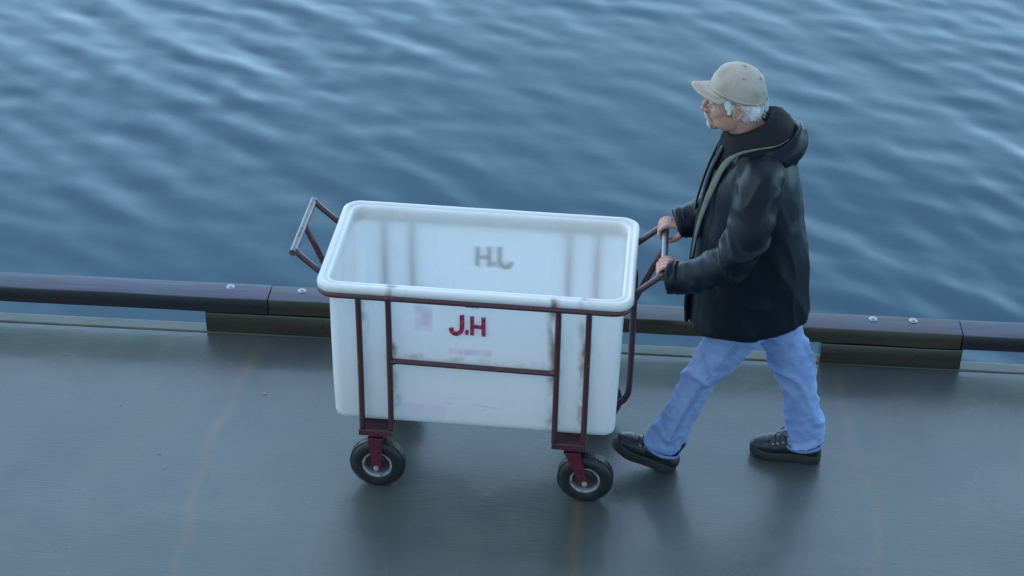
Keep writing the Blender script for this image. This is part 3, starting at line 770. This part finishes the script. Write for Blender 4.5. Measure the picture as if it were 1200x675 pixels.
# torso: rings (z, x front, x back, half width, y centre)
TR = [(.722, .380, .796, .216), (.75, .366, .799, .220), (.82, .360, .796, .221), (.90, .368, .788, .221), (1.02, .376, .775, .226), (1.14, .384, .748, .230), (1.25, .398, .724, .226), (1.33, .415, .706, .212), (1.385, .435, .686, .180), (1.43, .458, .668, .135), (1.46, .472, .655, .095)]
A = cr([(z, (a+b)/2, (b-a)/2, w) for z, a, b, w in TR], 8)
rings = []
SEG = 96
for z, cx, ha, hw in A:
    r_ = []
    for k in range(SEG):
        a = 2*math.pi*k/SEG; ca, sa = math.cos(a), math.sin(a); e = 2/2.5
        x = math.copysign(abs(ca)**e, ca); y = math.copysign(abs(sa)**e, sa)
        low = max(0, min(1, (1.3-z)/.5))
        P_ = Vector((cx+x*ha, 5.54+y*hw, z))
        # soft folds: vertical drapes near the hem, diagonal pulls from the shoulder
        f = .013*low*noise.noise(Vector((a*1.6+2, z*1.2, 3)))+.005*noise.noise(Vector((P_.x*6, P_.y*5, z*7+P_.x*9)))
        q = noise.noise(Vector((a*2.2, z*5+a*1.5, 9))); f += .006*(1-abs(q)*3.5 if abs(q) < .28 else 0)*.8
        hemz = z + (.030*(x) + .012*noise.noise(Vector((a*1.5, 0, 5))) if z < .75 else .030*x*max(0, (.95-z)/.2) if z < .95 else 0)
        hemz -= .0
        r_.append(jb.verts.new((P_.x+x*f, P_.y+y*f, hemz)))
    rings.append(r_)
for i in range(len(rings)-1):
    for k in range(SEG): jb.faces.new((rings[i][k], rings[i][(k+1) % SEG], rings[i+1][(k+1) % SEG], rings[i+1][k]))
jb.faces.new(rings[-1])
# open hem: an inside wall up under the jacket
inn = [[jb.verts.new(((v.co.x-.59)*.955+.59, (v.co.y-5.54)*.955+5.54, v.co.z+dz)) for v in rings[0]] for dz in (.002, .05)]
for k in range(SEG):
    jb.faces.new((rings[0][(k+1) % SEG], rings[0][k], inn[0][k], inn[0][(k+1) % SEG])); jb.faces.new((inn[0][(k+1) % SEG], inn[0][k], inn[1][k], inn[1][(k+1) % SEG]))
jb.faces.new(inn[1][::-1])
def sleeve_fold(seed, bend):
    def f(t, a):
        n1 = noise.noise(Vector((math.cos(a)*.55, math.sin(a)*.55, t*10+.5*math.sin(a)+seed)))
        n2 = noise.noise(Vector((math.cos(a)*.8+4, math.sin(a)*.8, t*17-.6*math.cos(a)+seed)))
        g = math.exp(-((t-bend)/.18)**2)
        ridge = (1-min(1, abs(n1)*4.2))
        return (.005+.016*g)*ridge - .004 + .004*n2*(1+g)
    return f
sweep(jb, [(.572, 5.43, 1.385), (.556, 5.360, 1.350), (.535, 5.290, 1.245), (.505, 5.264, 1.145), (.452, 5.270, 1.078), (.380, 5.292, 1.028), (.318, 5.318, .990), (.264, 5.328, .982)],
      [(.075, .085), (.080, .088), (.078, .086), (.074, .080), (.066, .072), (.062, .066), (.060, .062), (.060, .064)], 40, 12, up=(0, 1, .2), caps='flat', fold=sleeve_fold(3, .5))
sweep(jb, [(.575, 5.66, 1.385), (.565, 5.735, 1.335), (.545, 5.800, 1.24), (.505, 5.800, 1.155), (.445, 5.712, 1.092), (.385, 5.658, 1.052), (.294, 5.636, 1.026)],
      [(.075, .085), (.082, .082), (.073, .076), (.070, .072), (.066, .070), (.066, .068), (.059, .062)], 40, 12, up=(0, 1, .2), caps='flat', fold=sleeve_fold(8, .5))
# shoulder yoke
sweep(jb, [(.560, 5.385, 1.375), (.560, 5.47, 1.415), (.560, 5.54, 1.43), (.560, 5.61, 1.415), (.560, 5.695, 1.375)], [(.085, .055), (.095, .058), (.095, .055), (.095, .058), (.085, .055)], 24, 6, up=(0, 0, 1))
me = remesh(jb, .0055, 5, .5)
def jfold(p, n):
    q = p.copy()
    a = noise.noise(Vector((q.x*6.5+q.z*3.5, q.y*5, q.z*3.2-q.x*3)))
    b = noise.noise(Vector((q.x*15, q.y*12, q.z*8+q.x*7)))
    return .0062*(1-min(1, abs(a)*3.5))-.001+.0012*b
displace(me, jfold)
jacket = wparent('rain_jacket', me, M_jacket)
for c, d, r1, r2 in (((.296, 5.320, .986), (-.95, .17, -.18), .0575, .0600), ((.322, 5.641, 1.034), (-.97, -.16, -.18), .0565, .0595)):
    bm = bmesh.new(); d = Vector(d).normalized(); s = d.cross(Vector((0, 0, 1))).normalized(); v = s.cross(d)
    P = [Vector(c)+s*math.cos(a)*r1+v*math.sin(a)*r2 for a in np.linspace(0, 2*math.pi, 41)[:-1]]
    sweep(bm, P, [(.0025, .006)]*40, 8, 1, closed=True, smooth_path=False, up=tuple(d)); wparent('cuff_seam', bm, M_jacket, jacket)
# hood lying on the back: a sagging open bag
def hoodshell():
    bm = bmesh.new()
    U = 40; rows = []
    for i in range(13):
        t = i/12; ring = []
        for k in range(U+1):
            s = k/U; a = R(-150+300*s); back = (1+math.cos(a))/2        # a=0 straight back
            rx, ry = .106, .116
            hx = .585+rx*math.cos(a); hy = 5.54+ry*math.sin(a)
            zr = 1.452+.060*back**2.2-.006*(1-back)
            # t: 0 inside low -> rim -> outside sag -> tucked under
            prof = [(-.030, -.060), (-.018, -.030), (-.008, -.010), (.000, .000), (.008, .003), (.016, -.004), (.026, -.020), (.034, -.045), (.036, -.070), (.030, -.095), (.016, -.112), (-.004, -.116), (-.022, -.100)][i]
            w = .30+.70*back; o = prof[0]*(.7+.5*back); dz = prof[1]*w
            wr = .006*noise.noise(Vector((a*2, t*4, 2)))
            ring.append(bm.verts.new((hx+math.cos(a)*(o+wr), hy+math.sin(a)*(o+wr), zr+dz+wr)))
        rows.append(ring)
    for i in range(13):
        A_, B_ = rows[i], rows[(i+1) % 13]
        for k in range(U): bm.faces.new((A_[k], A_[k+1], B_[k+1], B_[k]))
    bm.faces.new([r[0] for r in rows]); bm.faces.new([r[-1] for r in rows][::-1])
    return bm
me = remesh(hoodshell(), .0045, 3); displace(me, lambda p, n: .0022*(1-min(1, abs(noise.noise(Vector((p.x*11, p.y*11, p.z*16+p.x*9))))*4.5))-.001)
wparent('jacket_hood', me, M_jacket, jacket)
# inner black fleece collar standing round the neck
bm = bmesh.new()
rows = []
# (tilted loops: x centre, rx, ry, z at the front, z at the back)
for cx, rx, ry, zf, zb in ((.555, .150, .150, 1.34, 1.38), (.558, .142, .140, 1.40, 1.44), (.556, .130, .124, 1.44, 1.492), (.548, .114, .104, 1.462, 1.530), (.536, .096, .086, 1.474, 1.560), (.527, .082, .075, 1.474, 1.566), (.522, .070, .067, 1.462, 1.548), (.530, .060, .060, 1.42, 1.49)):
    ring = []
    for k in range(64):
        a = 2*math.pi*k/64; b = (1+math.cos(a))/2
        f = .005*noise.noise(Vector((math.cos(a)*2, math.sin(a)*2, zf*22)))+.004*(1-min(1, 4*abs(noise.noise(Vector((math.cos(a)*1.5+zf*6, math.sin(a)*1.5, zf*9))))))
        ring.append(bm.verts.new((cx+(rx+f)*math.cos(a), 5.54+(ry+f)*math.sin(a), zf+(zb-zf)*b+f*.5)))
    rows.append(ring)
for i in range(len(rows)-1):
    for k in range(64): bm.faces.new((rows[i][k], rows[i][(k+1) % 64], rows[i+1][(k+1) % 64], rows[i+1][k]))
bm.faces.new(rows[0]); bm.faces.new(rows[-1])
wparent('fleece_collar', bm, M_fleece, jacket)
# open front edge with olive lining on the near side, and its far partner
for s, nm in ((-1, 'front_lining'), (1, 'front_lining')):
    y = lambda v: 5.54+s*v
    bm = bmesh.new()
    sweep(bm, [(.655, y(.085), 1.492), (.610, y(.118), 1.482), (.535, y(.132), 1.470), (.480, y(.122), 1.445), (.437, y(.110), 1.395), (.402, y(.105), 1.300), (.377, y(.100), 1.205), (.360, y(.095), 1.11), (.352, y(.088), 1.0)],
          [(.001, .001), (.003, .002), (.004, .003), (.006, .004), (.015, .005), (.019, .0055), (.016, .005), (.011, .004), (.006, .004)], 12, 8, up=(-1, .35*s, .0))
    wparent(nm, bm, M_lining, jacket)
bm = bmesh.new()   # storm flap with zip
sweep(bm, [(.428, 5.50, 1.42), (.398, 5.498, 1.33), (.378, 5.497, 1.22), (.362, 5.495, 1.1), (.352, 5.49, .95), (.346, 5.48, .80), (.352, 5.475, .715)], [(.020, .009)]*7, 12, 8, up=(-1, .1, 0))
wparent('storm_flap', bm, M_jacket, jacket)

# jeans ------------------------------------------------------------
def leg_fold(seed):
    def f(t, a):
        n1 = noise.noise(Vector((math.cos(a)*.6, math.sin(a)*.6, t*8+.6*math.sin(a+t*5)+seed)))
        n2 = noise.noise(Vector((math.cos(a)*.7, math.sin(a)*.7, t*22+.8*math.cos(a)+seed*2)))
        low = max(0, (t-.68)/.32); knee = math.exp(-((t-.5)/.12)**2); up_ = max(0, (.35-t)/.35)
        amp = .004+.016*low+.012*knee+.008*up_
        return amp*(1-min(1, abs(n1)*4))-.003+.006*n2*(.3+low)
    return f
pb = bmesh.new()
sweep(pb, [(.625, 5.475, .86), (.592, 5.467, .76), (.530, 5.461, .655), (.475, 5.460, .555), (.428, 5.462, .468), (.395, 5.464, .375), (.355, 5.467, .27), (.318, 5.470, .175), (.296, 5.472, .118)],
      [(.10, .105), (.098, .105), (.088, .096), (.078, .080), (.069, .071), (.063, .066), (.063, .067), (.067, .072), (.070, .076)], 44, 12, up=(.9, 0, .4), caps='flat', fold=leg_fold(2))
sweep(pb, [(.625, 5.605, .86), (.655, 5.607, .76), (.692, 5.606, .66), (.735, 5.603, .56), (.782, 5.600, .46), (.815, 5.598, .36), (.838, 5.596, .26), (.858, 5.594, .17), (.866, 5.593, .085)],
      [(.10, .105), (.098, .108), (.088, .100), (.080, .087), (.072, .079), (.067, .073), (.066, .071), (.069, .074), (.072, .077)], 44, 12, up=(.9, 0, -.4), caps='flat', fold=leg_fold(5))
sweep(pb, [(.615, 5.54, .92), (.615, 5.54, .82), (.620, 5.54, .74), (.625, 5.54, .69)], [(.15, .125), (.165, .13), (.14, .11), (.09, .07)], 32, 4, up=(1, 0, 0))
me = remesh(pb, .0050, 2, .5)
def dfold(p, n):
    a = noise.noise(Vector((p.x*14+p.z*10, p.y*11, p.z*15-p.x*8)))
    b = noise.noise(Vector((p.x*30, p.y*30, p.z*34)))
    return .0030*(1-min(1, abs(a)*4))-.001+.0010*b
displace(me, dfold)
jeans = wparent('jeans', me, M_denim)
# side seams and hems
for pts in ([(.592, 5.366, .76), (.530, 5.372, .655), (.475, 5.380, .555), (.428, 5.391, .468), (.395, 5.398, .375), (.355, 5.401, .27), (.318, 5.400, .175)],):
    bm = bmesh.new(); sweep(bm, pts, [(.004, .0022)]*len(pts), 6, 10, up=(0, -1, 0)); wparent('side_seam', bm, M_hem, jeans)
for c, d, r1, r2 in (((.294, 5.472, .113), (-.36, 0, -.93), .0700, .0765), ((.866, 5.593, .080), (.06, 0, -1), .0718, .0770)):
    bm = bmesh.new(); d = Vector(d).normalized(); s = Vector((0, 1, 0)); v = s.cross(d); P = []
    for k in range(40):
        a = 2*math.pi*k/40; w_ = 1+.05*noise.noise(Vector((math.cos(a)*2, math.sin(a)*2, c[0]*9)))
        P.append(Vector(c)+s*math.cos(a)*r1*w_+v*math.sin(a)*r2*w_+d*.004*noise.noise(Vector((math.cos(a)*2, math.sin(a)*2, 4))))
    sweep(bm, P, [(.003, .0075)]*40, 8, 1, closed=True, smooth_path=False, up=tuple(d)); wparent('hem', bm, M_hem, jeans)

# boots ------------------------------------------------------------
def boot(loc, eul):
    """boot local: +X to the toe, origin under the heel on the sole's underside"""
    e = empty('boot', Vector(loc)+OFF, 0, person); e.rotation_euler = eul; e.scale = (.95, .95, .95)
    bm = bmesh.new()
    sweep(bm, [(-.020, 0, .062), (.03, 0, .068), (.085, -.002, .066), (.135, -.003, .060), (.180, -.003, .054), (.210, -.002, .050)], [(.036, .038), (.038, .044), (.043, .044), (.049, .040), (.049, .036), (.037, .029)], 24, 6)
    sweep(bm, [(.012, 0, .05), (.014, 0, .09), (.012, 0, .125), (.010, 0, .150)], [(.036, .044), (.037, .045), (.037, .044), (.037, .043)], 24, 5, up=(1, 0, 0))
    sweep(bm, [(.105, 0, .095), (.070, 0, .118), (.05, 0, .138)], [(.022, .010), (.025, .012), (.026, .012)], 12, 4)
    ball(bm, (-.030, 0, .055), (.028, .032, .036))
    me = remesh(bm, .004, 3); displace(me, lambda p, n: .0016*noise.noise(p*45)+(.0015 if .165 < p.x < .172 else 0))
    link('upper', me, M_boot, e)
    bm = bmesh.new(); out = []; n = 40
    def outline(g):
        P = []
        ctr = [(-.060, 0), (-.050, .028), (-.015, .037), (.04, .036), (.09, .041), (.145, .050), (.195, .047), (.232, .028), (.243, 0), (.230, -.031), (.195, -.047), (.145, -.048), (.09, -.037), (.04, -.034), (-.015, -.036), (-.050, -.028), (-.060, 0)]
        for x, y in cr(ctr, 4)[:-1]: P.append((x*(1)+(.0), y*g))
        return P
    lv = [(0, .93), (.006, .99), (.026, 1.0), (.038, .985), (.042, .93)]; rg = []
    for z, g in lv:
        r_ = []
        for x, y in outline(g):
            arch = .010 if (.028 < x < .075 and z < .006) else 0
            toe = max(0, (x-.17))*.16
            cx = .09+(x-.09)*(.985 if g < 1 else 1)
            r_.append(bm.verts.new((cx, y, z+arch+toe)))
        rg.append(r_)
    for i in range(len(rg)-1):
        m_ = len(rg[0])
        for k in range(m_): bm.faces.new((rg[i][k], rg[i][(k+1) % m_], rg[i+1][(k+1) % m_], rg[i+1][k]))
    bm.faces.new(rg[0][::-1]); bm.faces.new(rg[-1])
    from_bm('sole', bm, M_sole, e, sharp=R(40))
    bm = bmesh.new()
    rows = [(.150, .103, .032), (.130, .111, .034), (.108, .120, .034), (.086, .134, .033)]
    for i, (x, z, w) in enumerate(rows):
        sweep(bm, [(x, -w, z-.012), (x+.004, 0, z+.003), (x-.012, w, z-.004)], [.0028]*3, 6, 4)
        if i < 3: sweep(bm, [(x, w, z-.012), (x-.01, 0, z+.008), (x-.02, -w, z+.002)], [.0028]*3, 6, 4)
    for s in (-1, 1):    # bow
        sweep(bm, [(.078, 0, .144), (.090, s*.020, .158), (.100, s*.038, .146), (.088, s*.030, .136), (.078, 0, .142)], [.0028]*5, 6, 4)
        sweep(bm, [(.078, 0, .144), (.100, s*.016, .148), (.118, s*.026, .128)], [.0028]*3, 6, 4)
    bmesh.ops.translate(bm, verts=bm.verts, vec=(.002, 0, -.007)); from_bm('lace', bm, M_lace, e)
    for (x, z, w) in rows:
        for s in (-1, 1):
            bm = bmesh.new(); ball(bm, (0, 0, 0), (.0055, .003, .0055), sub=2)
            o = from_bm('eyelet', bm, M_galv, e); o.location = (x-.004, s*(w+.006), z-.020)
    return e
boot((.296, 5.472, .004), Euler((0, -R(27), math.pi+R(3))))
boot((.884, 5.580, .001), Euler((0, R(0), math.pi-R(8))))
